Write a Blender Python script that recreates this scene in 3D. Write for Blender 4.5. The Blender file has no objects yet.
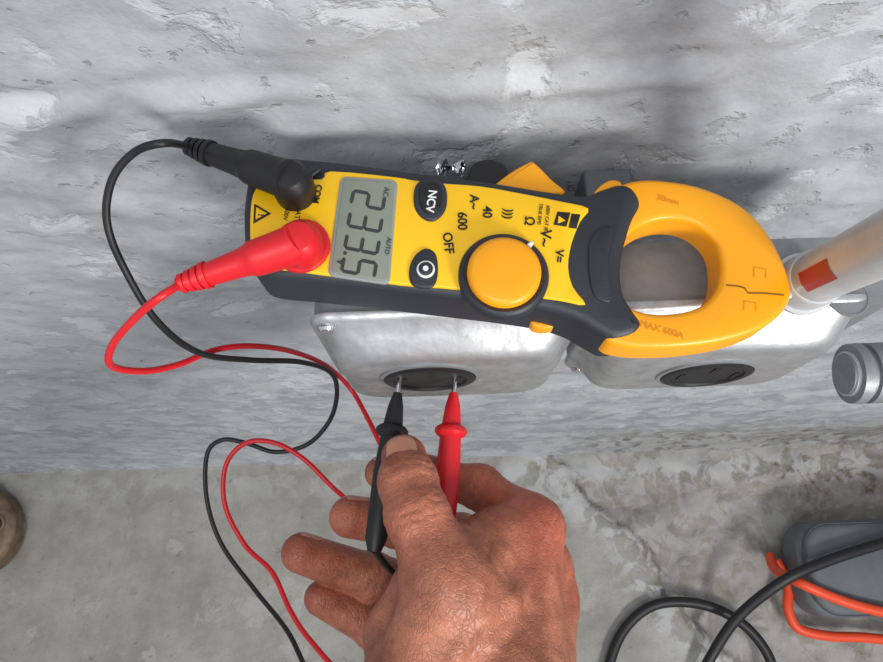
import bpy, math, numpy as np, random
from mathutils import Vector, Matrix, noise
random.seed(4)
S = bpy.context.scene
S.view_settings.view_transform = 'Standard'
# ---------------------------------------------------------------- camera
TILT = math.radians(18); ROLL = math.radians(2.0); FP = 693.0
CAM = Vector((0, -0.175, 1.27))
Fw = Vector((0, math.sin(TILT), -math.cos(TILT)))
U0 = Vector((0, math.cos(TILT), math.sin(TILT)))
X0 = Vector((1, 0, 0))
R = X0*math.cos(ROLL) - U0*math.sin(ROLL)
U = U0*math.cos(ROLL) + X0*math.sin(ROLL)
cd = bpy.data.cameras.new("camera"); co = bpy.data.objects.new("camera", cd)
S.collection.objects.link(co)
cd.sensor_width = 36; cd.lens = 36*FP/883; cd.clip_start = 0.01; cd.clip_end = 50
B = -Fw
co.matrix_world = Matrix(((R.x, U.x, B.x, CAM.x), (R.y, U.y, B.y, CAM.y), (R.z, U.z, B.z, CAM.z), (0, 0, 0, 1)))
S.camera = co

def ray(px, py):
    return Fw + R*((px-441.5)/FP) + U*((331-py)/FP)
def A(px, py, d):           # measured point at axial distance d
    return CAM + ray(px, py)*d
def HZ(px, py, z):
    r = ray(px, py); return CAM + r*((z-CAM.z)/r.z)
def HY(px, py, y):
    r = ray(px, py); return CAM + r*((y-CAM.y)/r.y)

# ---------------------------------------------------------------- materials
def mat(name, col, rough=0.5, metal=0.0, bump=0.0, bscale=300, var=0.0, vscale=30, col2=None, coat=0, spec=0.5, rvar=0.0, bdist=.001):
    m = bpy.data.materials.new(name); m.use_nodes = True
    nt = m.node_tree; n = nt.nodes; l = nt.links
    b = n["Principled BSDF"]
    b.inputs["Base Color"].default_value = (*col, 1)
    b.inputs["Roughness"].default_value = rough
    b.inputs["Metallic"].default_value = metal
    b.inputs["Coat Weight"].default_value = coat
    b.inputs["Specular IOR Level"].default_value = spec
    tc = n.new("ShaderNodeTexCoord")
    if var or col2:
        ns = n.new("ShaderNodeTexNoise"); ns.inputs["Scale"].default_value = vscale; ns.inputs["Detail"].default_value = 8
        ns.inputs["Roughness"].default_value = .65
        l.new(tc.outputs["Object"], ns.inputs["Vector"])
        cr = n.new("ShaderNodeValToRGB")
        c2 = col2 if col2 else tuple(c*(1-var) for c in col)
        cr.color_ramp.elements[0].position = 0.35; cr.color_ramp.elements[1].position = 0.65
        cr.color_ramp.elements[0].color = (*c2, 1); cr.color_ramp.elements[1].color = (*col, 1)
        l.new(ns.outputs["Fac"], cr.inputs["Fac"]); l.new(cr.outputs["Color"], b.inputs["Base Color"])
        if rvar:
            mr = n.new("ShaderNodeMapRange"); mr.inputs[1].default_value = .3; mr.inputs[2].default_value = .7
            mr.inputs[3].default_value = rough+rvar; mr.inputs[4].default_value = rough-rvar
            l.new(ns.outputs["Fac"], mr.inputs[0]); l.new(mr.outputs[0], b.inputs["Roughness"])
    if bump:
        nb = n.new("ShaderNodeTexNoise"); nb.inputs["Scale"].default_value = bscale; nb.inputs["Detail"].default_value = 4
        l.new(tc.outputs["Object"], nb.inputs["Vector"])
        bp = n.new("ShaderNodeBump"); bp.inputs["Strength"].default_value = bump; bp.inputs["Distance"].default_value = bdist
        l.new(nb.outputs["Fac"], bp.inputs["Height"]); l.new(bp.outputs["Normal"], b.inputs["Normal"])
    return m

def srgb(r, g, b):
    return tuple(((c/255)/12.92 if c/255 <= .04045 else ((c/255+.055)/1.055)**2.4) for c in (r, g, b))

M_dark = mat("slate_rubber", srgb(38, 42, 50), 0.5, bump=0.15, bscale=900)
M_yel = mat("yellow_plastic", srgb(242, 190, 18), 0.4, bump=0.05, bscale=900)
M_jaw = mat("orange_plastic", srgb(240, 160, 10), 0.38, bump=0.1, bscale=700)
M_black = mat("black_rubber", srgb(22, 22, 25), 0.5)
M_ink = mat("black_ink", srgb(25, 25, 22), 0.6)
M_white = mat("white_print", srgb(225, 228, 228), 0.6)
M_red = mat("red_rubber", srgb(208, 22, 34), 0.42)
M_redprint = mat("red_print", srgb(176, 44, 38), 0.5)
M_lcd = mat("lcd_glass", srgb(130, 138, 126), 0.25, var=0.08, vscale=60)
M_lcdframe = mat("lcd_frame", srgb(136, 142, 142), 0.4)
M_seg = mat("lcd_segment", srgb(48, 54, 52), 0.5)
M_metal = mat("galvanized_steel", srgb(196, 198, 201), 0.44, metal=0.75, bump=0.6, bscale=38, var=0.35, vscale=90, rvar=.1, bdist=.002)
M_metal2 = mat("dull_steel", srgb(146, 149, 152), 0.5, metal=0.5, bump=0.3, bscale=150, var=0.25, vscale=50)
M_pipe = mat("conduit_steel", srgb(206, 208, 210), 0.5, metal=0.45, bump=0.2, bscale=120, var=0.14, vscale=60)
M_chrome = mat("bright_metal", srgb(225, 225, 228), 0.22, metal=1.0)
M_nail = mat("nail", srgb(190, 134, 110), 0.34)
M_foil = mat("foil", srgb(235, 235, 238), 0.12, metal=1.0)
M_orange = mat("orange_cord", srgb(226, 74, 36), 0.45)
M_grey = mat("grey_plastic", srgb(100, 104, 108), 0.6, var=0.25, vscale=15)
M_sleeve = mat("blue_work_shirt", srgb(60, 70, 92), 0.9, bump=0.5, bscale=900)
M_can = mat("rusty_metal", srgb(134, 114, 94), 0.6, metal=0.25, bump=0.4, bscale=60, col2=srgb(92, 72, 56), vscale=40)
M_zinc = mat("zinc_strut", srgb(120, 123, 128), 0.5, metal=0.5)

# ---------------------------------------------------------------- mesh helpers
def empty(name, loc):
    e = bpy.data.objects.new(name, None); e.empty_display_size = 0.02
    e.location = loc; S.collection.objects.link(e); return e
def mk(name, verts, faces, m, parent=None, loc=None, smooth=True, ang=40):
    L = Vector(parent.location) if parent else (Vector(loc) if loc is not None else Vector((0, 0, 0)))
    me = bpy.data.meshes.new(name)
    me.from_pydata([tuple(Vector(v)-L) for v in verts], [], faces)
    me.validate(); me.update()
    import bmesh
    bm = bmesh.new(); bm.from_mesh(me); bmesh.ops.recalc_face_normals(bm, faces=bm.faces); bm.to_mesh(me); bm.free()
    if smooth:
        me.polygons.foreach_set("use_smooth", [True]*len(me.polygons))
        me.set_sharp_from_angle(angle=math.radians(ang))
    o = bpy.data.objects.new(name, me)
    me.materials.append(m)
    S.collection.objects.link(o)
    if parent: o.parent = parent
    else: o.location = L
    return o
def catmull(P, n=8, closed=True):
    P = [Vector(p) for p in P]; out = []; N = len(P)
    rng = range(N) if closed else range(N-1)
    for i in rng:
        if closed: p0, p1, p2, p3 = P[i-1], P[i], P[(i+1) % N], P[(i+2) % N]
        else: p0, p1, p2, p3 = P[max(i-1, 0)], P[i], P[i+1], P[min(i+2, N-1)]
        for k in range(n):
            t = k/n
            out.append(0.5*((2*p1)+(-p0+p2)*t+(2*p0-5*p1+4*p2-p3)*t*t+(-p0+3*p1-3*p2+p3)*t**3))
    if not closed: out.append(P[-1])
    return out
def offset_poly(P, d):
    N = len(P); area = sum(P[i].x*P[(i+1) % N].y-P[(i+1) % N].x*P[i].y for i in range(N))
    sg = 1 if area > 0 else -1; out = []
    for i in range(N):
        t = (P[(i+1) % N]-P[i-1]); 
        if t.length < 1e-9: out.append(P[i].copy()); continue
        t.normalize(); out.append(P[i]+Vector((-t.y, t.x))*d*sg)
    return out
def slab(name, poly, z0, z1, b, m, parent, smooth_n=0):
    P = [Vector((p[0], p[1])) for p in poly]
    if smooth_n: P = catmull(P, smooth_n)
    lay = [(z0, b), (z0+b, 0), (z1-b, 0), (z1-b*0.55, b*0.12), (z1-b*0.2, b*0.45), (z1, b)]
    V = []; Fc = []; N = len(P)
    for z, d in lay:
        for p in offset_poly(P, d): V.append((p.x, p.y, z))
    for k in range(len(lay)-1):
        for i in range(N):
            j = (i+1) % N; Fc.append((k*N+i, k*N+j, (k+1)*N+j, (k+1)*N+i))
    Fc.append(tuple(range(N-1, -1, -1))); Fc.append(tuple(range((len(lay)-1)*N, len(lay)*N)))
    return mk(name, V, Fc, m, parent)
def frame(ax):
    ax = Vector(ax).normalized()
    a = Vector((0, 0, 1)) if abs(ax.z) < 0.9 else Vector((1, 0, 0))
    u = ax.cross(a).normalized(); v = ax.cross(u).normalized(); return u, v, ax
def lathe(name, prof, p0, ax, m, parent=None, n=32, sx=1, sy=1):
    u, v, a = frame(ax); p0 = Vector(p0); V = []; Fc = []
    for s, r in prof:
        for i in range(n):
            t = 2*math.pi*i/n; V.append(p0+a*s+u*(r*math.cos(t)*sx)+v*(r*math.sin(t)*sy))
    for k in range(len(prof)-1):
        for i in range(n):
            j = (i+1) % n; Fc.append((k*n+i, k*n+j, (k+1)*n+j, (k+1)*n+i))
    Fc.append(tuple(range(n))); Fc.append(tuple(range((len(prof)-1)*n, len(prof)*n)))
    return mk(name, V, Fc, m, parent, loc=p0)
def tube(name, pts, r, m, parent=None, n=12, sub=10, closed=False, radii=None):
    P = catmull(pts, sub, False) if sub else [Vector(p) for p in pts]
    V = []; Fc = []; up = None; N = len(P)
    for i, p in enumerate(P):
        t = (P[min(i+1, N-1)]-P[max(i-1, 0)]).normalized()
        if up is None: up = frame(t)[0]
        up = (up-t*up.dot(t)).normalized(); w = t.cross(up)
        rr = r if radii is None else np.interp(i/(N-1), np.linspace(0, 1, len(radii)), radii)
        for k in range(n):
            a = 2*math.pi*k/n; V.append(p+up*(rr*math.cos(a))+w*(rr*math.sin(a)))
    for i in range(N-1):
        for k in range(n):
            j = (k+1) % n; Fc.append((i*n+k, i*n+j, (i+1)*n+j, (i+1)*n+k))
    Fc.append(tuple(range(n))); Fc.append(tuple(range((N-1)*n, N*n)))
    return mk(name, V, Fc, m, parent, loc=P[0])

# ---------------------------------------------------------------- wall & floor materials
def surf_mat(name, base, light, dark, brown, chip_scale, bump, fine=0.3, chipamt=.6, rough=.7, brn=.55, soft=.03, chh=.30, pitc=.5):
    m = bpy.data.materials.new(name); m.use_nodes = True
    nt = m.node_tree; n = nt.nodes; l = nt.links; b = n["Principled BSDF"]
    b.inputs["Roughness"].default_value = rough; b.inputs["Specular IOR Level"].default_value = .35
    tc = n.new("ShaderNodeTexCoord")
    def N(s, d=8, rg=0.6, dist=0.0):
        x = n.new("ShaderNodeTexNoise"); x.inputs["Scale"].default_value = s; x.inputs["Detail"].default_value = d
        x.inputs["Roughness"].default_value = rg; x.inputs["Distortion"].default_value = dist
        l.new(tc.outputs["Object"], x.inputs["Vector"]); return x.outputs["Fac"]
    def ramp(src, a, c):
        r = n.new("ShaderNodeMapRange"); r.inputs[1].default_value = a; r.inputs[2].default_value = c; r.clamp = True
        l.new(src, r.inputs[0]); return r.outputs[0]
    def mth(op, a, c):
        x = n.new("ShaderNodeMath"); x.operation = op
        for k, q in ((0, a), (1, c)):
            if isinstance(q, (int, float)): x.inputs[k].default_value = q
            else: l.new(q, x.inputs[k])
        return x.outputs[0]
    def mix(f, c1, c2):
        x = n.new("ShaderNodeMixRGB"); l.new(f, x.inputs[0])
        for k, c in ((1, c1), (2, c2)):
            if isinstance(c, tuple): x.inputs[k].default_value = (*c, 1)
            else: l.new(c, x.inputs[k])
        return x.outputs[0]
    chip = ramp(N(chip_scale, 6, .6, .3), chipamt-soft, chipamt+soft)
    chip2 = ramp(N(chip_scale*2.6, 5, .6, .2), chipamt+.03, chipamt+.05+soft)
    pit = ramp(N(chip_scale*5.5, 4, .55), .67, .74)
    c = mix(ramp(N(5.5, 6), .38, .62), dark, base)
    c = mix(mth('MULTIPLY', ramp(N(22, 9, .7), .42, .7), .4), c, light)
    c = mix(mth('MULTIPLY', chip, .7), c, light)
    c = mix(mth('MULTIPLY', chip2, .5), c, tuple(x*.70 for x in base))
    c = mix(mth('MULTIPLY', ramp(N(chip_scale*.8, 10, .72, .5), .61, .72), brn), c, brown)
    c = mix(mth('MULTIPLY', pit, pitc), c, tuple(x*.45 for x in base))
    c = mix(mth('MULTIPLY', ramp(N(330, 3, .6), .45, .75), fine), c, tuple(x*.6 for x in base))
    a1 = n.new("ShaderNodeAttribute"); a1.attribute_name = "dirt"
    dm = mth('MULTIPLY', a1.outputs["Fac"], ramp(N(24, 9, .68), .34, .56))
    c = mix(dm, c, mix(ramp(N(50, 6, .7), .4, .6), srgb(92, 84, 72), srgb(136, 128, 116)))
    a2 = n.new("ShaderNodeAttribute"); a2.attribute_name = "paint"
    pm = mth('MULTIPLY', a2.outputs["Fac"], ramp(N(24, 7, .6, .5), .46, .53))
    c = mix(mth('MULTIPLY', pm, .75), c, srgb(188, 190, 192))
    l.new(c, b.inputs["Base Color"])
    h = mth('ADD', mth('MULTIPLY', N(14, 5, .5), .8), mth('MULTIPLY', chip, -chh))
    h = mth('ADD', h, mth('MULTIPLY', chip2, -chh*.6))
    h = mth('ADD', h, mth('MULTIPLY', pit, -.2)); h = mth('ADD', h, mth('MULTIPLY', N(90, 7, .65), .28))
    h = mth('ADD', h, mth('MULTIPLY', pm, .2))
    bp = n.new("ShaderNodeBump"); bp.inputs["Strength"].default_value = bump; bp.inputs["Distance"].default_value = 0.006
    l.new(h, bp.inputs["Height"]); l.new(bp.outputs["Normal"], b.inputs["Normal"])
    return m
M_wall = surf_mat("painted_concrete_wall", srgb(170, 173, 177), srgb(194, 198, 202), srgb(146, 149, 154), srgb(130, 127, 123), 17, 0.7, fine=.08, chipamt=.585, rough=.62, brn=.5, soft=.025, chh=.22, pitc=.45)
M_floor = surf_mat("concrete_floor", srgb(156, 154, 148), srgb(172, 171, 166), srgb(138, 136, 130), srgb(122, 115, 105), 10, 0.5, fine=.35, chipamt=.62, rough=.85, brn=.55)

def nz(x, y, z): return noise.noise(Vector((x, y, z)))
def multi(*seg_):
    out = []
    for a_, b_, s_ in seg_: out += list(np.arange(a_, b_-1e-6, s_))
    out.append(seg_[-1][1]); return out
def wall_disp(x, z):
    d = 0.0040*nz(x*9, z*11, 0)+0.0028*nz(x*28, z*34, 3)
    if z > .78: d += 0.0012*nz(x*75, z*85, 7)
    zr = 1.030+0.010*nz(x*9, 5, 1)+0.02*x
    k = (z-zr)/0.006
    am = max(0, .3+1.0*nz(x*16, 2, 2))
    d += -0.0055*math.exp(-k*k)*am*(1 if x < .09 else max(0, 1-(x-.09)*20))
    k2 = (z-zr-.012)/0.005
    d += 0.003*math.exp(-k2*k2)*am
    if z < .12: d -= .012*(1-z/.12)**2
    return max(d, -0.0075 if z > .2 else -.03)
def add_attr(o, name, fn):
    me = o.data; a = me.attributes.new(name, 'FLOAT', 'POINT')
    a.data.foreach_set("value", [fn(v.co) for v in me.vertices])
xs = multi((-2.2, -1.0, .06), (-1.0, -.35, .007), (-.35, .35, .003), (.35, 1.0, .007), (1.0, 2.2, .06))
zs = multi((0, .78, .0075), (.78, 1.16, .0025), (1.16, 2.6, .02))
V = []; Fc = []
for z in zs:
    for x in xs: V.append((x, 0.006+wall_disp(x, z), z))
nx = len(xs)
for j in range(len(zs)-1):
    for i in range(nx-1): Fc.append((j*nx+i, j*nx+i+1, (j+1)*nx+i+1, (j+1)*nx+i))
w = mk("wall_back", V, Fc, M_wall, ang=180)
def cl(v): return max(0, min(1, v))
add_attr(w, "dirt", lambda v: cl((.22-v.z)/.1)*cl((v.x-.15)/.15)*.9)
add_attr(w, "paint", lambda v: .8*cl((.80-v.z)/.3))
# floor
def edge_e(x, y): return x-0.19-(-y)*0.75-0.04*nz(y*9, 3, 1)-0.012*nz(y*50, 3, 1)
def floor_disp(x, y):
    d = 0.004*nz(x*5, y*9, 0)+0.002*nz(x*25, y*25, 3)
    e = edge_e(x, y)
    if e > 0: d += -0.020*min(1, e/0.015)+0.014*nz(x*18, y*18, 9)*min(1, e/0.03)+.005*nz(x*55, y*55, 4)*min(1, e/0.03)
    return d-0.004
xs = multi((-2.2, -1.0, .06), (-1.0, 1.0, .006), (1.0, 2.2, .06)); ys = multi((-2.2, -.46, .06), (-.46, .02, .005))
V = []; Fc = []
for y in ys:
    for x in xs: V.append((x, y, floor_disp(x, y)))
nx = len(xs)
for j in range(len(ys)-1):
    for i in range(nx-1): Fc.append((j*nx+i, j*nx+i+1, (j+1)*nx+i+1, (j+1)*nx+i))
fl = mk("floor", V, Fc, M_floor, ang=180)
dc1 = HZ(845, 465, 0); dc2 = HZ(560, 450, 0)
def dirt(v):
    g = math.exp(-(((v.x-dc1.x)/.18)**2+((v.y-dc1.y)/.08)**2))
    e = edge_e(v.x, v.y)
    g2 = math.exp(-(e/.018)**2)*.9
    g3 = .5*math.exp(-(((v.x-dc2.x)/.12)**2+((v.y-dc2.y)/.05)**2))
    return max(min(1, g*1.4), g2, g3, .4 if e > 0 else 0)
add_attr(fl, "dirt", dirt)
def paint(v):
    e = edge_e(v.x, v.y)
    return max(math.exp(-((e+.02)/.05)**2)*1.0, (.9 if v.x > .1 else .35)*math.exp(-((v.y+.04)/.035)**2), .4 if e > -.05 else 0)
add_attr(fl, "paint", paint)

# ---------------------------------------------------------------- outlet boxes
ZT = 0.985    # top of boxes
def rrect(cx, cz, hw, hh, r, n=6):
    out = []
    for qx, qz, a0 in ((1, 1, 0), (-1, 1, 90), (-1, -1, 180), (1, -1, 270)):
        for k in range(n+1):
            a = math.radians(a0+90*k/n)
            out.append((cx+qx*(hw-r)+r*math.cos(a), cz+qz*(hh-r)+r*math.sin(a)))
    return out
def loft_y(name, rings, m, parent):
    V = []; Fc = []; N = len(rings[0][1])
    for y, ring in rings:
        for (x, z) in ring: V.append((x, y, z))
    for k in range(len(rings)-1):
        for i in range(N):
            j = (i+1) % N; Fc.append((k*N+i, k*N+j, (k+1)*N+j, (k+1)*N+i))
    Fc.append(tuple(range(N))); Fc.append(tuple(range((len(rings)-1)*N, len(rings)*N)))
    return mk(name, V, Fc, m, parent, ang=50)
def outlet_box(name, cx, rx, xr=0.0, sx_=0.0):
    hw = 0.0605; hh = 0.050; cz = ZT-hh; yf = -0.074; yface = -0.092; yb = -.044
    e = empty(name, (cx, -0.04, cz))
    bx = cx+xr/2
    loft_y("box_body", [(yb, rrect(bx, cz, hw-.001+xr/2, hh-.001, .006)), (yf+.001, rrect(bx, cz, hw-.001+xr/2, hh-.001, .006))], M_metal2, e)
    loft_y("mounting_strut", [(0.004, rrect(cx+sx_, cz-.008, .012, hh*.8, .002)), (yb+.001, rrect(cx+sx_, cz-.008, .012, hh*.8, .002))], M_zinc, e)
    fc = cz-0.001
    loft_y("raised_cover", [
        (yf+.002, rrect(cx, cz, hw+.001, hh, .009)), (yf, rrect(cx, cz, hw+.0012, hh, .009)),
        (yf-.002, rrect(cx, cz, hw, hh-.0015, .009)), (yf-.0035, rrect(cx, cz, hw-.004, hh-.004, .012)),
        (yf-.008, rrect(cx, cz, hw-.006, hh-.007, .014)), (yf-.014, rrect(cx, fc, hw-.0085, hh-.0105, .016)),
        (yf-.0168, rrect(cx, fc, hw-.0115, hh-.0135, .016)), (yface, rrect(cx, fc, hw-.015, hh-.017, .014))], M_metal, e)
    for sx, sz in ((-1, 1), (1, 1), (1, -1), (-1, -1)):
        p = Vector((cx+sx*(hw-.0065), yf-.003, cz+sz*(hh-.0065)))
        lathe("cover_screw", [(0, .0036), (.0014, .0040), (.0028, .0030), (.0032, .0012)], p+Vector((0, .001, 0)), (0, -1, 0), M_chrome, e, 16)
    c = HY(rx, 377 if rx < 500 else 373, yface)
    lathe("receptacle_body", [(0, .0225), (.0016, .0222), (.0022, .021), (.0022, .018), (.0012, .0175)], c, (0, -1, 0), M_black, e, 40)
    lathe("receptacle_rim", [(-.0005, .0245), (.0009, .0243), (.0012, .0225), (.0002, .0222)], c, (0, -1, 0), M_metal2, e, 40)
    for a in (-0.0125, 0.0145, 0.001):
        q = c+Vector((a, 0, -.002 if a != 0.001 else .010))
        slabv = [(q.x+dx, q.y-.0014-dy, q.z+dz) for dy in (0, .0003) for dx, dz in ((-.0012, -.005), (.0012, -.005), (.0012, .005), (-.0012, .005))]
        mk("contact_slot", slabv, [(0, 1, 2, 3), (4, 5, 6, 7), (0, 1, 5, 4), (1, 2, 6, 5), (2, 3, 7, 6), (3, 0, 4, 7)], M_ink, e, smooth=False)
    if xr:
        k0 = HZ(850, 296, ZT)
        lathe("knockout", [(0, .0095), (.0006, .0093), (.0006, .0082), (.0002, .008)], (k0.x, k0.y, ZT-.0012), (0, 0, 1), M_metal2, e, 32)
    return e, c
box1, rc1 = outlet_box("outlet_box", 0.003, 430)
box2, rc2 = outlet_box("outlet_box", 0.130, 706, .014, -.045)
lathe("conduit_nipple", [(0, .010), (.010, .010)], (0.0615, -.058, 0.945), (1, 0, 0), M_metal2, box1, 20)

# ---------------------------------------------------------------- conduits
cb = HZ(799, 286, ZT-.001); 
ct = HZ(902, 236, ZT+.085)
ax = (ct-cb).normalized()
e = empty("steel_conduit", cb)
lathe("conduit_pipe", [(.012, .0105), (.5, .0105)], cb, ax, M_pipe, e, 32)
lathe("set_screw_connector", [(0, .0120), (.003, .0120), (.003, .0136), (.006, .0136), (.006, .0120), (.020, .0118), (.021, .011)], cb, ax, M_pipe, e, 32)
sp = cb+ax*.013+Vector((-.011, -.006, 0))
lathe("set_screw", [(0, .003), (.004, .003), (.005, .002)], sp, (-1, -.5, 0), M_chrome, e, 12)
u, v, a = frame(ax); V = []; Fc = []
toc = (CAM-cb).normalized(); th0 = math.atan2(toc.dot(v), toc.dot(u))
for k in range(9):
    t = th0+(-.5+k/8*1.0)*.8-.05
    d = u*math.cos(t)+v*math.sin(t)
    V.append(cb+a*.030+d*.0107); V.append(cb+a*.058+d*.0107)
for k in range(8): Fc.append((2*k, 2*k+1, 2*k+3, 2*k+2))
mk("red_label", V, Fc, M_redprint, e)
pp = A(842, 374, .43); 
e = empty("wall_pipe", pp)
lathe("pipe_run", [(.002, .0140), (.9, .0140)], pp, (1, 0, 0), M_pipe, e, 32)
lathe("pipe_coupling", [(0, .0095), (.001, .0125), (.004, .0135), (.004, .0185), (.010, .0190), (.0105, .0165), (.0135, .0165), (.014, .0188), (.030, .0188), (.031, .0172), (.034, .0170), (.035, .0142)], pp, (1, 0, 0), M_metal2, e, 28)
lathe("pipe_strap", [(0, .0145), (0, .0162), (.018, .0162), (.018, .0145)], pp+Vector((.12, 0, 0)), (1, 0, 0), M_zinc, e, 28)
loft_y("strap_standoff", [(.004, rrect(pp.x+.129, pp.z, .009, .012, .002)), (pp.y+.013, rrect(pp.x+.129, pp.z, .009, .012, .002))], M_zinc, e)

# ---------------------------------------------------------------- clamp meter
ZF = 1.015
def MP(px, py, h=0.0): return HZ(px, py, ZF+h)
meter = empty("clamp_meter", MP(430, 240, -.015))
axm = (MP(640, 272)-MP(290, 230)); axm.z = 0; axm.normalize()
ang_text = math.atan2(axm.y, axm.x)-math.pi/2
def poly(pts, h=0.0): return [(MP(x, y, h).x, MP(x, y, h).y) for x, y in pts]
body = [(248, 172), (258, 160), (275, 155), (300, 156), (350, 161), (400, 168), (450, 174), (500, 181), (550, 189), (585, 193),
        (602, 187), (620, 182), (634, 186), (642, 202), (634, 220), (626, 242), (622, 268), (625, 292), (634, 308), (643, 322), (635, 333), (614, 338),
        (596, 330), (575, 318), (545, 309), (500, 302), (450, 296), (400, 290), (350, 284), (300, 279), (268, 276), (252, 269), (244, 250), (242, 210)]
slab("rubber_body", poly(body), ZT, ZF, .004, M_dark, meter, 5)
ypanel = [(256, 190), (270, 182), (290, 179), (322, 180), (331, 172), (396, 178), (413, 181), (440, 184), (480, 187), (520, 194), (560, 202), (588, 209),
          (580, 222), (571, 245), (568, 268), (573, 288), (585, 305), (560, 301), (520, 296), (480, 292), (440, 288), (400, 285), (350, 278), (330, 276), (300, 272), (268, 268), (256, 262), (251, 245), (251, 210)]
slab("yellow_face", poly(ypanel), ZF-.002, ZF+.0011, .0007, M_yel, meter, 3)
slab("jack_guard", poly([(256, 186), (268, 170), (300, 166), (322, 170), (312, 180), (306, 196), (292, 202), (276, 194)]), ZF, ZF+.0022, .001, M_dark, meter, 4)
lcdf = [(341, 178), (398, 182), (390, 286), (328, 277)]
def rounded(pts, r=3, n=5):
    P = [Vector(p) for p in pts]; out = []
    for i in range(len(P)):
        a, b_, c = P[i-1], P[i], P[(i+1) % len(P)]
        d1 = (a-b_).normalized()*r; d2 = (c-b_).normalized()*r
        for k in range(n+1):
            t = k/n; out.append(tuple((1-t)**2*(b_+d1)+2*t*(1-t)*b_+t*t*(b_+d2)))
    return out
slab("lcd_frame", poly(rounded(lcdf, 7)), ZF, ZF+.0017, .0005, M_lcdframe, meter)
slab("lcd_screen", poly(rounded([(344, 181), (395, 185), (388, 283), (332, 274)], 4)), ZF, ZF+.002, .0002, M_lcd, meter)
slab("ncv_button", poly([(420, 183), (436, 181), (446, 190), (446, 210), (436, 222), (424, 221), (415, 210), (414, 193)]), ZF, ZF+.0024, .0012, M_dark, meter, 5)
slab("ncv_button_cap", poly([(422, 187), (436, 186), (442, 192), (441, 208), (434, 216), (425, 215), (420, 207), (419, 193)]), ZF, ZF+.0034, .0012, M_black, meter, 5)
slab("power_button", poly([(418, 254), (427, 250), (436, 256), (438, 274), (434, 287), (424, 290), (412, 286), (409, 274), (412, 262)]), ZF, ZF+.0022, .001, M_dark, meter, 5)
pc = MP(426, 272)
lathe("power_button_cap", [(0, .0036), (.003, .0036), (.0032, .0032)], pc, (0, 0, 1), M_white, meter, 24)
lathe("power_button_core", [(0, .0029), (.0034, .0029), (.0036, .0026)], pc, (0, 0, 1), M_dark, meter, 24)
lathe("power_button_dot", [(.0034, .0011), (.0039, .0011)], pc, (0, 0, 1), M_white, meter, 24)
dc = MP(503, 278)
lathe("dial_ring", [(0, .0178), (.003, .0178), (.0045, .0170), (.005, .0160), (.0045, .0154)], dc, (0, 0, 1), M_dark, meter, 64)
lathe("dial_knob", [(.003, .0145), (.0070, .0143), (.0082, .0135), (.0088, .0120), (.0090, .006), (.0090, .0001)], dc, (0, 0, 1), M_jaw, meter, 64)
pd = (MP(531, 248)-dc); pd.z = 0; pd.normalize(); q = Vector((-pd.y, pd.x, 0))
P = [dc+pd*.0153-q*.0010, dc+pd*.0153+q*.0010, dc+pd*.0175+q*.0006, dc+pd*.0175-q*.0006]
slab("dial_pointer", [(p.x, p.y) for p in P], ZF+.004, ZF+.0056, .0001, M_white, meter)
slab("neck_ridge", poly([(592, 236), (612, 228), (608, 262), (612, 300), (594, 296), (588, 264)]), ZF-.001, ZF+.0008, .0007, M_dark, meter, 4)

def text(s, px, py, hpx, m, h=.0021, rot=0, bold=0.0, name=None):
    cu = bpy.data.curves.new("txt", 'FONT'); cu.body = s; cu.size = hpx*0.000375/0.70
    cu.align_x = 'CENTER'; cu.align_y = 'CENTER'; cu.extrude = 0.00008; cu.offset = bold
    o = bpy.data.objects.new(name or "label_"+("".join(ch for ch in s.lower() if ch.isalnum() and ord(ch) < 128) or "symbol"), cu)
    cu.materials.append(m); S.collection.objects.link(o)
    o.parent = meter; o.location = MP(px, py, h)-meter.location; o.rotation_euler = (0, 0, ang_text+math.radians(rot))
T = text
T("NCV", 431, 201, 9, M_white, .0036, bold=.00008)
T("OFF", 448, 243, 10, M_ink, .0014, 14, .0001)
T("600", 462, 221, 10, M_ink, .0014, 8, .0001)
T("A~", 474, 202, 10, M_ink, .0014, 6, .0001)
T("40", 487, 212, 10, M_ink, .0014, 6, .0001)
T(")))", 508, 214, 9, M_ink, .0014, 0, .0001)
T("\u03a9", 529, 221, 10, M_ink, .0014, 0, .0001)
T("V~", 545, 238, 12, M_ink, .0014, 0, .0001)
T("V=", 559, 256, 9, M_ink, .0014, 0, .0001)
T("600V CAT III", 547, 218, 4, M_ink, .0014)
T("TRUE RMS", 540, 214, 4, M_ink, .0014)
T("COM", 317, 194, 7, M_ink, .0014, 0, .0001)
T("CAT III", 297, 216, 6, M_ink, .0014)
T("600V", 286, 214, 5, M_ink, .0014)
T("V/\u03a9", 323, 256, 6, M_redprint, .0014)
T("AC", 386, 192, 6, M_seg, .0022)
T("AUTO", 388, 246, 5, M_seg, .0022)
T("V", 340, 262, 8, M_seg, .0022, 0, .0001)
slab("logo_plate", poly([(557, 213), (570, 214), (566, 228), (553, 226)]), ZF, ZF+.0013, .0001, M_ink, meter)
slab("logo_bar", poly([(571, 215), (580, 216), (576, 230), (568, 229)]), ZF, ZF+.0013, .0001, M_ink, meter)
T("\u25b2", 561, 220, 7, M_yel, .0015)
slab("warning_triangle", poly([(272, 215), (255, 205), (254, 225)]), ZF, ZF+.0013, .0001, M_ink, meter)
slab("warning_triangle_fill", poly([(268, 215), (257, 208.5), (256.5, 221)]), ZF, ZF+.0015, .0001, M_yel, meter)
T("!", 261, 215, 7, M_ink, .0017, 0, .0001, "label_warning")
SEG = {'2': "abged", '3': "abgcd", '5': "afgcd"}
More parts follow.
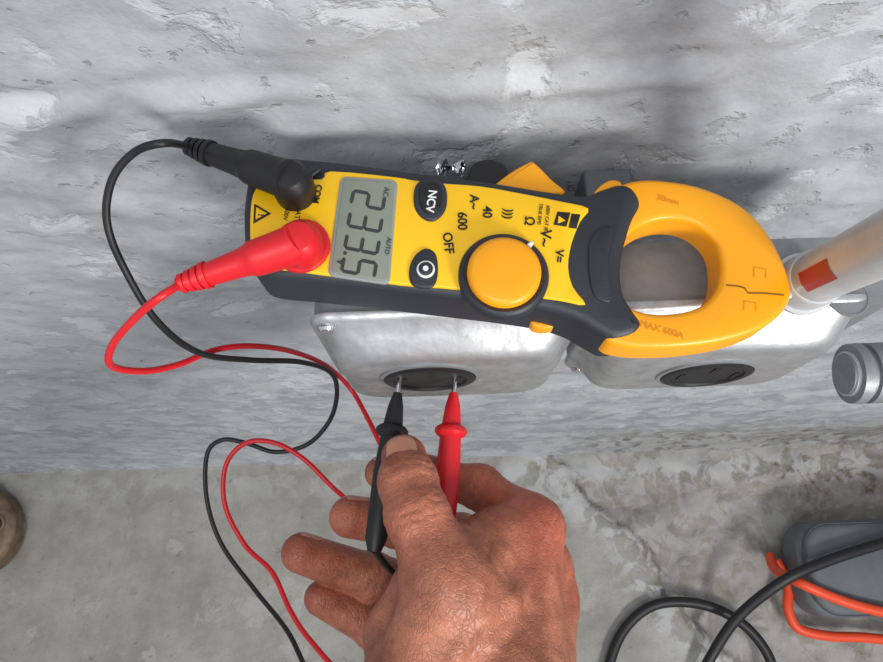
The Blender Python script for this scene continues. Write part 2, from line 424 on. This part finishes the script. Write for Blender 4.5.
def digit(ch, px, py):
    c = MP(px, py, .0021); up = axm; rt = Vector((axm.y, -axm.x, 0))
    W = .0060; H = .0132; t = .0015; V = []; Fc = []
    def bar(cx, cy, l, horiz):
        hl = l/2
        pts = [(-hl, 0), (-hl+t/2, t/2), (hl-t/2, t/2), (hl, 0), (hl-t/2, -t/2), (-hl+t/2, -t/2)]
        b0 = len(V)
        for x, y in pts:
            if not horiz: x, y = y, x
            V.append(c+rt*(cx+x+(cy+y)*.08)+up*(cy+y))
        Fc.append(tuple(range(b0, b0+6)))
    L = {'a': (0, H/2, W, 1), 'g': (0, 0, W, 1), 'd': (0, -H/2, W, 1),
         'f': (-W/2, H/4, H/2, 0), 'b': (W/2, H/4, H/2, 0), 'e': (-W/2, -H/4, H/2, 0), 'c': (W/2, -H/4, H/2, 0)}
    for s in SEG[ch]: bar(*L[s])
    mk("digit_"+ch, V, Fc, M_seg, meter, smooth=False)
digit('2', 368, 200); digit('3', 365, 222); digit('3', 362, 244); digit('5', 359, 267)
lathe("decimal_point", [(0, .0008), (.0001, .0008)], MP(345, 253, .0021), (0, 0, 1), M_seg, meter, 12)

# jaws
c0 = Vector(MP(682, 270)[:2])
outer = [(600, 205), (612, 190), (632, 181), (660, 180), (700, 187), (740, 205), (767, 232), (784, 264), (791, 290), (786, 308), (766, 326), (735, 338), (700, 345), (660, 348), (622, 346), (604, 336), (598, 300), (596, 250)]
inner = [(630, 234), (648, 223), (672, 219), (696, 225), (714, 241), (720, 260), (719, 282), (710, 298), (694, 309), (662, 314), (634, 309), (612, 290), (610, 255)]
def polar(pts, n=128):
    D = catmull([Vector(p) for p in poly(pts, -.003)], 10)
    th = np.array([math.atan2(p.y-c0.y, p.x-c0.x) for p in D]); rr = np.array([(p-c0).length for p in D])
    o = np.argsort(th); th = th[o]; rr = rr[o]
    th = np.concatenate([th-2*np.pi, th, th+2*np.pi]); rr = np.concatenate([rr]*3)
    return np.interp(np.linspace(-np.pi, np.pi, n, endpoint=False), th, rr)
NJ = 160; ro = polar(outer, NJ); ri = polar(inner, NJ); tt = np.linspace(-np.pi, np.pi, NJ, endpoint=False)
z1 = ZF-.002; z0 = ZF-.020; b = .0026
prof = [('o', b, z1), ('o', b*.45, z1-b*.15), ('o', b*.12, z1-b*.5), ('o', 0, z1-b), ('o', 0, z0+b), ('o', b, z0), ('i', b, z0), ('i', 0, z0+b), ('i', 0, z1-b), ('i', b*.12, z1-b*.5), ('i', b*.45, z1-b*.15), ('i', b, z1)]
V = []; Fc = []
for w_, d, z in prof:
    for k in range(NJ):
        r = ro[k]-d if w_ == 'o' else ri[k]+d
        V.append((c0.x+math.cos(tt[k])*r, c0.y+math.sin(tt[k])*r, z))
for a_ in range(len(prof)):
    b_ = (a_+1) % len(prof)
    for k in range(NJ):
        j = (k+1) % NJ; Fc.append((a_*NJ+k, a_*NJ+j, b_*NJ+j, b_*NJ+k))
mk("clamp_jaws", V, Fc, M_jaw, meter)
M_seam = mat("jaw_seam", srgb(130, 80, 8), 0.7)
def strip(name, pts, wpx, m, h):
    P = [Vector(MP(x, y, h)) for x, y in pts]; V = []; Fc = []
    for i, p in enumerate(P):
        t = (P[min(i+1, len(P)-1)]-P[max(i-1, 0)]).normalized(); s = Vector((-t.y, t.x, 0))*wpx*.00019
        V += [p+s, p-s]
    for i in range(len(P)-1): Fc.append((2*i, 2*i+1, 2*i+3, 2*i+2))
    mk(name, V, Fc, m, meter, smooth=False)
strip("jaw_split", [(726, 285), (738, 286), (745, 288), (748, 293), (762, 293), (784, 295)], 1.8, M_seam, -.0018)
M_emb = mat("embossed", srgb(214, 134, 6), 0.5)
for sx, sy in ((762, 272), (752, 306)):
    strip("jaw_tab_mark", [(sx-8, sy-5), (sx-8, sy+5)], 1.0, M_emb, -.0018)
    strip("jaw_tab_mark", [(sx-8, sy-5), (sx+4, sy-3), (sx+4, sy+6)], 1.0, M_emb, -.0018)
T("MAX 600A", 662, 330, 7, M_emb, -.0018, 80)
T("30mm", 668, 200, 7, M_emb, -.0018, 80)
slab("trigger_lever", poly([(492, 196), (502, 180), (528, 164), (536, 166), (550, 180), (562, 196)], -.008), ZF-.020, ZF-.006, .0015, M_jaw, meter, 4)
slab("trigger_hinge", poly([(468, 190), (470, 168), (484, 159), (503, 163), (508, 178), (500, 194)], -.010), ZF-.022, ZF-.010, .001, M_black, meter, 4)
slab("jaw_pivot_tab", poly([(595, 196), (600, 186), (612, 180), (622, 184), (618, 200)], -.004), ZF-.018, ZF-.0035, .001, M_jaw, meter, 4)
slab("lower_tab", poly([(592, 345), (604, 335), (625, 330), (628, 345), (612, 352)], -.018), ZF-.0225, ZF-.012, .001, M_jaw, meter, 4)
slab("lower_grip", poly([(531, 318), (545, 312), (557, 316), (557, 325), (545, 329), (533, 326)], -.018), ZF-.0255, ZF-.017, .001, M_jaw, meter, 4)

# ---------------------------------------------------------------- plugs
def plug(nm, head, elbow, tail, m, r):
    e = empty(nm, head)
    d = (tail-elbow).normalized(); L = (tail-elbow).length
    tube("plug_arm", [head+Vector((0, 0, .002)), elbow, elbow+d*L*.30, elbow+d*L*.42, elbow+d*L*.78], r, m, e, 20, 6, radii=[r*1.25, r*1.3, r*1.2, r*.95, r*.75])
    lathe("plug_head", [(0, r*1.4), (.009, r*1.45), (.013, r*1.3), (.0155, r*1.0), (.0165, r*.3)], head-Vector((0, 0, .010)), (0, 0, 1), m, e, 28)
    prof = []; n = 4; L0 = L*.74; L1 = L*1.02
    for k in range(n):
        s = L0+(L1-L0)*k/n; ds = (L1-L0)/n; rr = r*(.92-.09*k)
        prof += [(s, rr), (s+ds*.6, rr), (s+ds*.62, rr*.72), (s+ds*.98, rr*.72)]
    lathe("strain_relief", prof, elbow, d, m, e, 20)
    return e
pb = plug("black_plug", MP(291, 181, .011), MP(280, 177, .011), MP(188, 146, .004), M_black, .0060)
pr = plug("red_plug", MP(300, 242, .011), MP(288, 247, .011), MP(180, 284, .005), M_red, .0060)
lathe("jack_collar", [(0, .0115), (.002, .0115), (.003, .0105)], MP(302, 247, .001), (0, 0, 1), M_red, pr, 28)

# ---------------------------------------------------------------- probes
def probe(nm, p0, pend, m):
    a = (pend-p0).normalized(); L = (pend-p0).length
    e = empty(nm, p0)
    lathe("metal_tip", [(-.001, .0011), (.009, .0013)], p0, a, M_chrome, e, 12)
    lathe("probe_handle", [(.0075, .0020), (.010, .0026), (.014, .0036), (.021, .0044), (.0228, .0046), (.0240, .0066), (.0252, .0076), (.0268, .0076), (.0282, .0064), (.0290, .0050),
                           (.034, .0052), (.045, .0058), (L*.8, .0052), (L*.93, .0048), (L, .003)], p0, a, m, e, 28)
    return e, a
b0 = HY(400, 378, -.0935); r0 = HY(455, 378, -.0935)
bend = A(374, 552, .302); rend = A(441, 560, .306)
prb, ab = probe("black_test_probe", b0, bend, M_black)
prr, ar = probe("red_test_probe", r0, rend, M_red)

# ---------------------------------------------------------------- test leads
LR = .0016
blk = [MP(190, 147, .004), A(165, 143, .264), A(135, 152, .267), A(112, 180, .272), A(107, 222, .28), A(124, 268, .29), A(158, 322, .31), A(200, 353, .34), A(250, 360, .38), A(300, 362, .42),
       A(330, 372, .45), A(337, 392, .47), A(330, 420, .48), A(308, 444, .48), A(276, 452, .48), A(246, 443, .48), A(222, 440, .48), A(207, 455, .48), A(207, 500, .48), A(222, 545, .48),
       A(255, 590, .47), A(288, 632, .45), A(320, 690, .42), A(380, 720, .40), A(430, 690, .39), A(430, 630, .36), A(408, 590, .33), A(386, 565, .315), bend-ab*.001]
tube("black_test_lead", blk, LR, M_black)
red = [MP(183, 283, .005), A(160, 297, .262), A(135, 318, .27), A(112, 346, .285), A(112, 366, .30), A(145, 371, .32), A(180, 364, .34), A(215, 350, .36), A(250, 346, .38), A(290, 351, .41),
       A(325, 365, .45), A(350, 388, .47), A(366, 415, .46), A(381, 446, .45), A(400, 490, .45), A(372, 515, .46), A(338, 492, .45), A(305, 460, .45), A(275, 443, .45), A(246, 443, .45), A(226, 465, .45),
       A(225, 505, .45), A(245, 545, .45), A(272, 572, .44), A(290, 610, .43), A(310, 640, .42), A(350, 680, .40), A(410, 700, .38), A(445, 650, .36), A(450, 600, .335), rend-ar*.001]
tube("red_test_lead", red, LR, M_red)

# ---------------------------------------------------------------- hand (continuous signed-distance surface)
H_ = 0.0010
def J(px, py, d): return np.array(A(px, py, d))
TH = [(J(448, 585, .272), .0165), (J(417, 515, .281), .0122), (J(408, 482, .290), .0115), (J(404, 457, .299), .0098)]
IX = [(J(532, 527, .318), .0125), (J(480, 487, .337), .0100), (J(428, 476, .338), .0088), (J(381, 473, .330), .0078)]
MD = [(J(540, 565, .335), .0125), (J(462, 537, .366), .0112), (J(398, 524, .354), .0110), (J(350, 517, .341), .0102)]
RG = [(J(540, 605, .345), .0120), (J(462, 595, .384), .0116), (J(372, 577, .368), .0118), (J(301, 553, .351), .0100)]
PK = [(J(530, 645, .345), .0115), (J(455, 650, .380), .0110), (J(378, 628, .366), .0112), (J(322, 598, .358), .0092)]
WR = J(500, 700, .275); WL = J(420, 700, .275)
palm = [
    (WR, IX[0][0], .022, .0135), (WR, MD[0][0], .022, .0135), (WR, RG[0][0], .022, .0135), (J(490, 700, .29), PK[0][0], .022, .013),
    (WL, TH[0][0], .0205, .0170), (WL, J(470, 600, .29), .022, .018), (J(470, 600, .285), J(498, 545, .305), .020, .0145),
    (J(450, 560, .285), J(510, 535, .310), .0120, .0120), (J(430, 700, .30), J(480, 640, .33), .022, .020), (J(480, 640, .32), J(520, 590, .33), .022, .016),
    (J(528, 535, .322), J(545, 600, .335), .0125, .0135), (J(545, 600, .335), J(538, 680, .30), .0135, .016),
    (J(425, 690, .285), J(402, 636, .30), .020, .016), (J(421, 590, .296), J(412, 640, .30), .0135, .017),
    (WR, J(505, 860, .275), .0225, .026), (WL, J(440, 860, .275), .0225, .026), (J(505, 860, .275), J(520, 1040, .285), .026, .030), (J(440, 860, .275), J(440, 1040, .285), .026, .030),
    (J(465, 700, .30), J(475, 1040, .31), .022, .028)]
allp = np.array([p for p, _ in TH+IX+MD+RG+PK]+[x for a_, b_, _, _ in palm for x in (a_, b_)])
lo = allp.min(0)-.036; hi = allp.max(0)+.036
dims = np.ceil((hi-lo)/H_).astype(int)+1
G = [lo[i]+np.arange(dims[i])*H_ for i in range(3)]
def smin(a_, b_, k):
    h = np.maximum(k-np.abs(a_-b_), 0)/k
    return np.minimum(a_, b_)-h*h*k*.25
def sub(l_, h_):
    i0 = np.clip(((l_-lo)/H_).astype(int), 0, dims-1); i1 = np.clip(((h_-lo)/H_).astype(int)+1, 1, dims)
    sl = tuple(slice(i0[i], i1[i]) for i in range(3))
    return sl, G[0][sl[0]][:, None, None], G[1][sl[1]][None, :, None], G[2][sl[2]][None, None, :]
def seg(Fld, a_, b_, r1, r2, k, marg=.018):
    R_ = max(r1, r2)+marg
    sl, x, y, z = sub(np.minimum(a_, b_)-R_, np.maximum(a_, b_)+R_)
    ab_ = b_-a_; L2 = (ab_**2).sum()
    t = np.clip(((x-a_[0])*ab_[0]+(y-a_[1])*ab_[1]+(z-a_[2])*ab_[2])/L2, 0, 1)
    d = np.sqrt((x-a_[0]-t*ab_[0])**2+(y-a_[1]-t*ab_[1])**2+(z-a_[2]-t*ab_[2])**2)-(r1+(r2-r1)*t)
    Fld[sl] = smin(Fld[sl], d.astype(np.float32), k)
BIG = 0.018
Fp = np.full(tuple(dims), BIG, np.float32)
for a_, b_, r1, r2 in palm: seg(Fp, a_, b_, r1, r2, .010)
Ff = np.full(tuple(dims), BIG, np.float32)
for ch in (TH, IX, MD, RG, PK):
    Fi = np.full(tuple(dims), BIG, np.float32)
    for i in range(len(ch)-1): seg(Fi, ch[i][0], ch[i+1][0], ch[i][1], ch[i+1][1], .003)
    for i in (1, 2): 
        seg(Fi, ch[i][0], ch[i][0]+np.array([1e-4, 0, 0]), ch[i][1]*1.05, ch[i][1]*1.05, .004)
    Ff = smin(Ff, Fi, .0012)
Fd = smin(Fp, Ff, .008)
for pts, r in (([(485, 640, .266), (505, 590, .283), (525, 545, .302)], .0042), ([(512, 650, .270), (534, 610, .293), (548, 575, .316)], .0042),
               ([(455, 655, .256), (478, 615, .264), (480, 575, .273), (500, 555, .284)], .0026), ([(478, 615, .264), (510, 600, .274), (530, 570, .297)], .0024)):
    for i in range(len(pts)-1): seg(Fd, J(*pts[i]), J(*pts[i+1]), r, r, .005)
def crease(c, axd, amp=.0004, lam=.0042, sig=.007, R_=.022):
    sl, x, y, z = sub(c-R_, c+R_)
    x = x-c[0]; y = y-c[1]; z = z-c[2]
    s = x*axd[0]+y*axd[1]+z*axd[2]; rr = np.sqrt(x*x+y*y+z*z)
    s2 = s+.0006*np.sin(x*900)+.0006*np.sin(y*700+1)+.0006*np.sin(z*800+2)
    wgt = np.exp(-(s/sig)**2)*np.clip((R_-rr)/.005, 0, 1)
    Fd[sl] += (amp*np.maximum(0, np.cos(2*np.pi*s2/lam))**2*wgt).astype(np.float32)
for ch in (TH, IX, MD, RG, PK):
    for i in (1, 2):
        a_ = ch[i+1][0]-ch[i-1][0]; a_ = a_/np.linalg.norm(a_)
        crease(ch[i][0], a_, .0007 if ch is TH else .0005)
dW = J(440, 560, .28)-J(500, 560, .29); dW /= np.linalg.norm(dW)
crease(J(480, 535, .292), dW, .0006, .0060, .012, .026)
dK = J(560, 560, .33)-J(520, 500, .31); dK /= np.linalg.norm(dK)
crease(IX[0][0], dK, .0005, .0046, .010, .024); crease(MD[0][0], dK, .0005, .0046, .010, .024)
def surface_nets(Fv, lo, h):
    ins = Fv < 0
    cnt = np.zeros(np.array(Fv.shape)-1, np.int8)
    for dx in (0, 1):
        for dy in (0, 1):
            for dz in (0, 1):
                cnt += ins[dx:Fv.shape[0]-1+dx, dy:Fv.shape[1]-1+dy, dz:Fv.shape[2]-1+dz]
    act = (cnt > 0) & (cnt < 8)
    idx = np.argwhere(act); n = len(idx)
    vid = np.full(act.shape, -1, np.int64); vid[act] = np.arange(n)
    acc = np.zeros((n, 3)); num = np.zeros(n)
    cs = [(0, 0, 0), (1, 0, 0), (0, 1, 0), (1, 1, 0), (0, 0, 1), (1, 0, 1), (0, 1, 1), (1, 1, 1)]
    val = [Fv[idx[:, 0]+a_, idx[:, 1]+b_, idx[:, 2]+c_] for a_, b_, c_ in cs]
    for i in range(8):
        for j in range(i+1, 8):
            if sum(abs(cs[i][k]-cs[j][k]) for k in range(3)) != 1: continue
            m_ = (val[i] < 0) != (val[j] < 0)
            t = np.where(m_, val[i]/(val[i]-val[j]+1e-12), 0)
            p = np.array(cs[i])[None]+t[:, None]*(np.array(cs[j])-np.array(cs[i]))[None]
            acc += p*m_[:, None]; num += m_
    Vt = lo+(idx+acc/num[:, None])*h
    quads = []
    for ax_ in range(3):
        s0 = [slice(None)]*3; s1 = [slice(None)]*3; s0[ax_] = slice(0, -1); s1[ax_] = slice(1, None)
        ch_ = ins[tuple(s0)] != ins[tuple(s1)]
        e_ = np.argwhere(ch_); o1, o2 = (ax_+1) % 3, (ax_+2) % 3
        ok = (e_[:, o1] > 0) & (e_[:, o2] > 0) & (e_[:, o1] < Fv.shape[o1]-1) & (e_[:, o2] < Fv.shape[o2]-1)
        e_ = e_[ok]
        def g(a_, b_):
            q_ = e_.copy(); q_[:, o1] -= a_; q_[:, o2] -= b_
            return vid[q_[:, 0], q_[:, 1], q_[:, 2]]
        Q = np.stack([g(1, 1), g(0, 1), g(0, 0), g(1, 0)], 1)
        fl = ~ins[e_[:, 0], e_[:, 1], e_[:, 2]]
        Q[fl] = Q[fl][:, ::-1]
        quads.append(Q)
    return Vt, np.concatenate(quads)
Vt, Qd = surface_nets(Fd, lo, H_)
origin = np.array(J(480, 600, .30))
me = bpy.data.meshes.new("human_hand")
me.from_pydata((Vt-origin).tolist(), [], Qd.tolist()); me.update()
me.polygons.foreach_set("use_smooth", [True]*len(me.polygons))
hand = bpy.data.objects.new("human_hand", me); hand.location = origin; S.collection.objects.link(hand)
sm = hand.modifiers.new("smooth", 'SMOOTH'); sm.factor = 0.5; sm.iterations = 1
red_pts = [(IX[0][0], .020, 1.0), (MD[0][0], .020, .8), (IX[1][0], .014, .8), (TH[1][0], .014, .4), (TH[3][0], .012, .4), (MD[3][0], .014, .6), (RG[3][0], .014, .6), (PK[3][0], .012, .6), (RG[0][0], .02, .7)]
att = me.attributes.new("redness", 'FLOAT', 'POINT'); rv = np.zeros(len(Vt))
for c, s, a_ in red_pts: rv = np.maximum(rv, a_*np.exp(-((Vt-c)**2).sum(1)/(2*s*s)))
att.data.foreach_set("value", rv.astype(np.float32))
m = bpy.data.materials.new("skin"); m.use_nodes = True; nt = m.node_tree; n = nt.nodes; l = nt.links; bs = n["Principled BSDF"]
bs.inputs["Roughness"].default_value = 0.46; bs.inputs["Subsurface Weight"].default_value = .06
bs.inputs["Subsurface Radius"].default_value = (.003, .0012, .0007); bs.inputs["Subsurface Scale"].default_value = 1
tc = n.new("ShaderNodeTexCoord"); ns = n.new("ShaderNodeTexNoise"); ns.inputs["Scale"].default_value = 60; ns.inputs["Detail"].default_value = 9
ns.inputs["Roughness"].default_value = .7
l.new(tc.outputs["Object"], ns.inputs["Vector"]); cr = n.new("ShaderNodeValToRGB")
cr.color_ramp.elements[0].position = .36; cr.color_ramp.elements[1].position = .64
cr.color_ramp.elements[0].color = (*srgb(132, 76, 56), 1); cr.color_ramp.elements[1].color = (*srgb(182, 116, 90), 1)
l.new(ns.outputs["Fac"], cr.inputs["Fac"])
at = n.new("ShaderNodeAttribute"); at.attribute_name = "redness"
mx = n.new("ShaderNodeMixRGB"); mx.inputs[2].default_value = (*srgb(176, 72, 58), 1)
ml = n.new("ShaderNodeMath"); ml.operation = 'MULTIPLY'; ml.inputs[1].default_value = .55
l.new(at.outputs["Fac"], ml.inputs[0]); l.new(ml.outputs[0], mx.inputs[0]); l.new(cr.outputs["Color"], mx.inputs[1]); l.new(mx.outputs[0], bs.inputs["Base Color"])
vo = n.new("ShaderNodeTexVoronoi"); vo.feature = 'DISTANCE_TO_EDGE'; vo.inputs["Scale"].default_value = 380
wn = n.new("ShaderNodeTexNoise"); wn.inputs["Scale"].default_value = 120; l.new(tc.outputs["Object"], wn.inputs["Vector"])
wa = n.new("ShaderNodeVectorMath"); wa.operation = 'MULTIPLY_ADD'; wa.inputs[1].default_value = (.008, .008, .008)
l.new(wn.outputs["Color"], wa.inputs[0]); l.new(tc.outputs["Object"], wa.inputs[2]); l.new(wa.outputs[0], vo.inputs["Vector"])
vm = n.new("ShaderNodeMath"); vm.operation = 'MINIMUM'; vm.inputs[1].default_value = .12; l.new(vo.outputs["Distance"], vm.inputs[0])
n2 = n.new("ShaderNodeTexNoise"); n2.inputs["Scale"].default_value = 130; n2.inputs["Detail"].default_value = 7; l.new(tc.outputs["Object"], n2.inputs["Vector"])
v2 = n.new("ShaderNodeMath"); v2.operation = 'MULTIPLY'; v2.inputs[1].default_value = 3.0; l.new(vm.outputs[0], v2.inputs[0])
ad = n.new("ShaderNodeMath"); ad.operation = 'MULTIPLY_ADD'; ad.inputs[1].default_value = 2.0; l.new(n2.outputs["Fac"], ad.inputs[0]); l.new(v2.outputs[0], ad.inputs[2])
bp = n.new("ShaderNodeBump"); bp.inputs["Strength"].default_value = .55; bp.inputs["Distance"].default_value = .0008
l.new(ad.outputs[0], bp.inputs["Height"]); l.new(bp.outputs["Normal"], bs.inputs["Normal"])
me.materials.append(m)

def nail(nm, ch, nrm, w_=.62, y0=-.008, y1=.005, lift=.0004):
    tip = Vector(ch[-1][0]); prev = Vector(ch[-2][0]); d = (tip-prev); L_ = d.length; d.normalize(); r = ch[-1][1]; sl_ = (ch[-2][1]-r)/L_
    nn = (nrm-d*nrm.dot(d)).normalized(); s = d.cross(nn)
    V = []; Fc = []; nu, nv = 12, 14
    for j in range(nv+1):
        t = j/nv; y = y0+(y1-y0)*t
        ww = w_*2.0*(1-(abs(2*t-1))**3*.3)
        rad = (r+sl_*(-y) if y < 0 else math.sqrt(max(r*r-y*y, 1e-8)))
        for i in range(nu+1):
            a_ = (i/nu-.5)*ww
            lf = lift*(1 if 0 < i < nu and 0 < j < nv else -1.2)
            V.append(tip+d*y+(nn*math.cos(a_)+s*math.sin(a_))*(rad+lf))
    for j in range(nv):
        for i in range(nu): a0 = j*(nu+1)+i; Fc.append((a0, a0+1, a0+nu+2, a0+nu+1))
    o = mk(nm, V, Fc, M_nail, None, ang=180)
    L = Vector(hand.location)
    for v_ in o.data.vertices: v_.co -= L
    o.parent = hand
nail("thumb_nail", TH, -Fw*1.0+U*.15, .80, -.0095, .0058, .0005)
for nm, ch in (("index_nail", IX), ("middle_nail", MD), ("ring_nail", RG), ("little_nail", PK)):
    nail(nm, ch, U*.95+Fw*.15)
s0 = Vector(J(472, 960, .285)); s1 = Vector(J(480, 1500, .32)); a = (s1-s0)
o = lathe("shirt_sleeve", [(0, .047), (.001, .050), (.012, .051), (.013, .048), (.08, .052), (.18, .058), (a.length, .065)], s0, a, M_sleeve, None, 40, sx=1, sy=1)
L = o.location.copy(); 
o.parent = hand; o.location = L-Vector(hand.location)

# ---------------------------------------------------------------- foil scrap stuck in the wall
fc = HY(450, 163, -.006); V = []; Fc = []
for j in range(9):
    for i in range(12):
        V.append(fc+Vector(((i-5.5)*.0011+random.uniform(-.0006, .0006), -abs(random.gauss(0, .0022))-.0005, (j-4)*.0011+random.uniform(-.0006, .0006))))
for j in range(8):
    for i in range(11): a0 = j*12+i; Fc.append((a0, a0+1, a0+13, a0+12))
mk("foil_scrap", V, Fc, M_foil, None, loc=fc, smooth=False)

# ---------------------------------------------------------------- floor clutter
gc = HZ(882, 564, .08); gc.x += .05
e = empty("grey_tool_case", (gc.x, gc.y, 0.04))
slab("case_body", rrect(gc.x, gc.y-.005, .175, .076, .045, 8), 0.0, .068, .012, M_grey, e)
slab("case_lid", rrect(gc.x, gc.y-.005, .170, .071, .042, 8), .0682, .086, .012, M_grey, e)
k1 = [HZ(600, 720, .01), HZ(608, 670, .01), HZ(624, 630, .01), HZ(655, 605, .012), HZ(700, 604, .012), HZ(740, 622, .012), HZ(768, 655, .012), HZ(780, 700, .012)]
tube("black_power_cord", k1, .0085, M_black)
k2 = [HZ(690, 700, .02), HZ(712, 655, .03), HZ(740, 615, .06), HZ(785, 580, .100), HZ(830, 560, .108), HZ(883, 543, .108), HZ(960, 520, .108), HZ(1050, 510, .09)]
tube("black_power_cord", k2, .0085, M_black)
k3 = [HZ(770, 556, .012), HZ(776, 570, .04), HZ(800, 583, .096), HZ(840, 600, .098), HZ(883, 612, .098), HZ(960, 625, .098)]
tube("orange_extension_cord", k3, .0080, M_orange)
k4 = [HZ(776, 560, .012), HZ(788, 584, .012), HZ(788, 608, .014), HZ(798, 628, .014), HZ(828, 636, .014), HZ(870, 638, .014), HZ(950, 648, .014)]
tube("orange_extension_cord", k4, .0080, M_orange)
tp = HZ(-35, 532, .05)
e = empty("metal_canister", (tp.x, tp.y, .03))
lathe("canister_shell", [(0, .072), (.004, .076), (.030, .076), (.036, .079), (.042, .079), (.048, .074), (.051, .066), (.053, .05), (.054, .03), (.054, .001)], (tp.x, tp.y, .0), (0, 0, 1), M_can, e, 48)
kp = HZ(-4, 524, .052)
lathe("canister_bung", [(0, .016), (.003, .016), (.004, .013), (.002, .011), (.002, .002)], (kp.x, kp.y, .0510), (0, 0, 1), M_can, e, 28)
lathe("bung_recess", [(0, .0105), (.0008, .0105)], (kp.x, kp.y, .0535), (0, 0, 1), M_ink, e, 28)

# ---------------------------------------------------------------- lights
def area(nm, loc, tgt, size, pw, col):
    ld = bpy.data.lights.new(nm, 'AREA'); ld.size = size; ld.energy = pw; ld.color = col
    o = bpy.data.objects.new(nm, ld); o.location = loc; S.collection.objects.link(o)
    o.rotation_euler = (Vector(tgt)-Vector(loc)).to_track_quat('-Z', 'Y').to_euler()
area("work_light", (0.75, -1.20, 1.55), (0, 0, .85), .32, 20, (1.0, .965, .92))
area("ceiling_light", (-.3, -1.0, 2.6), (0, 0, .6), .9, 16, (1.0, .985, .96))
wd = bpy.data.worlds.new("world"); S.world = wd; wd.use_nodes = True
bg = wd.node_tree.nodes["Background"]; bg.inputs[0].default_value = (.82, .86, .93, 1); bg.inputs[1].default_value = .60
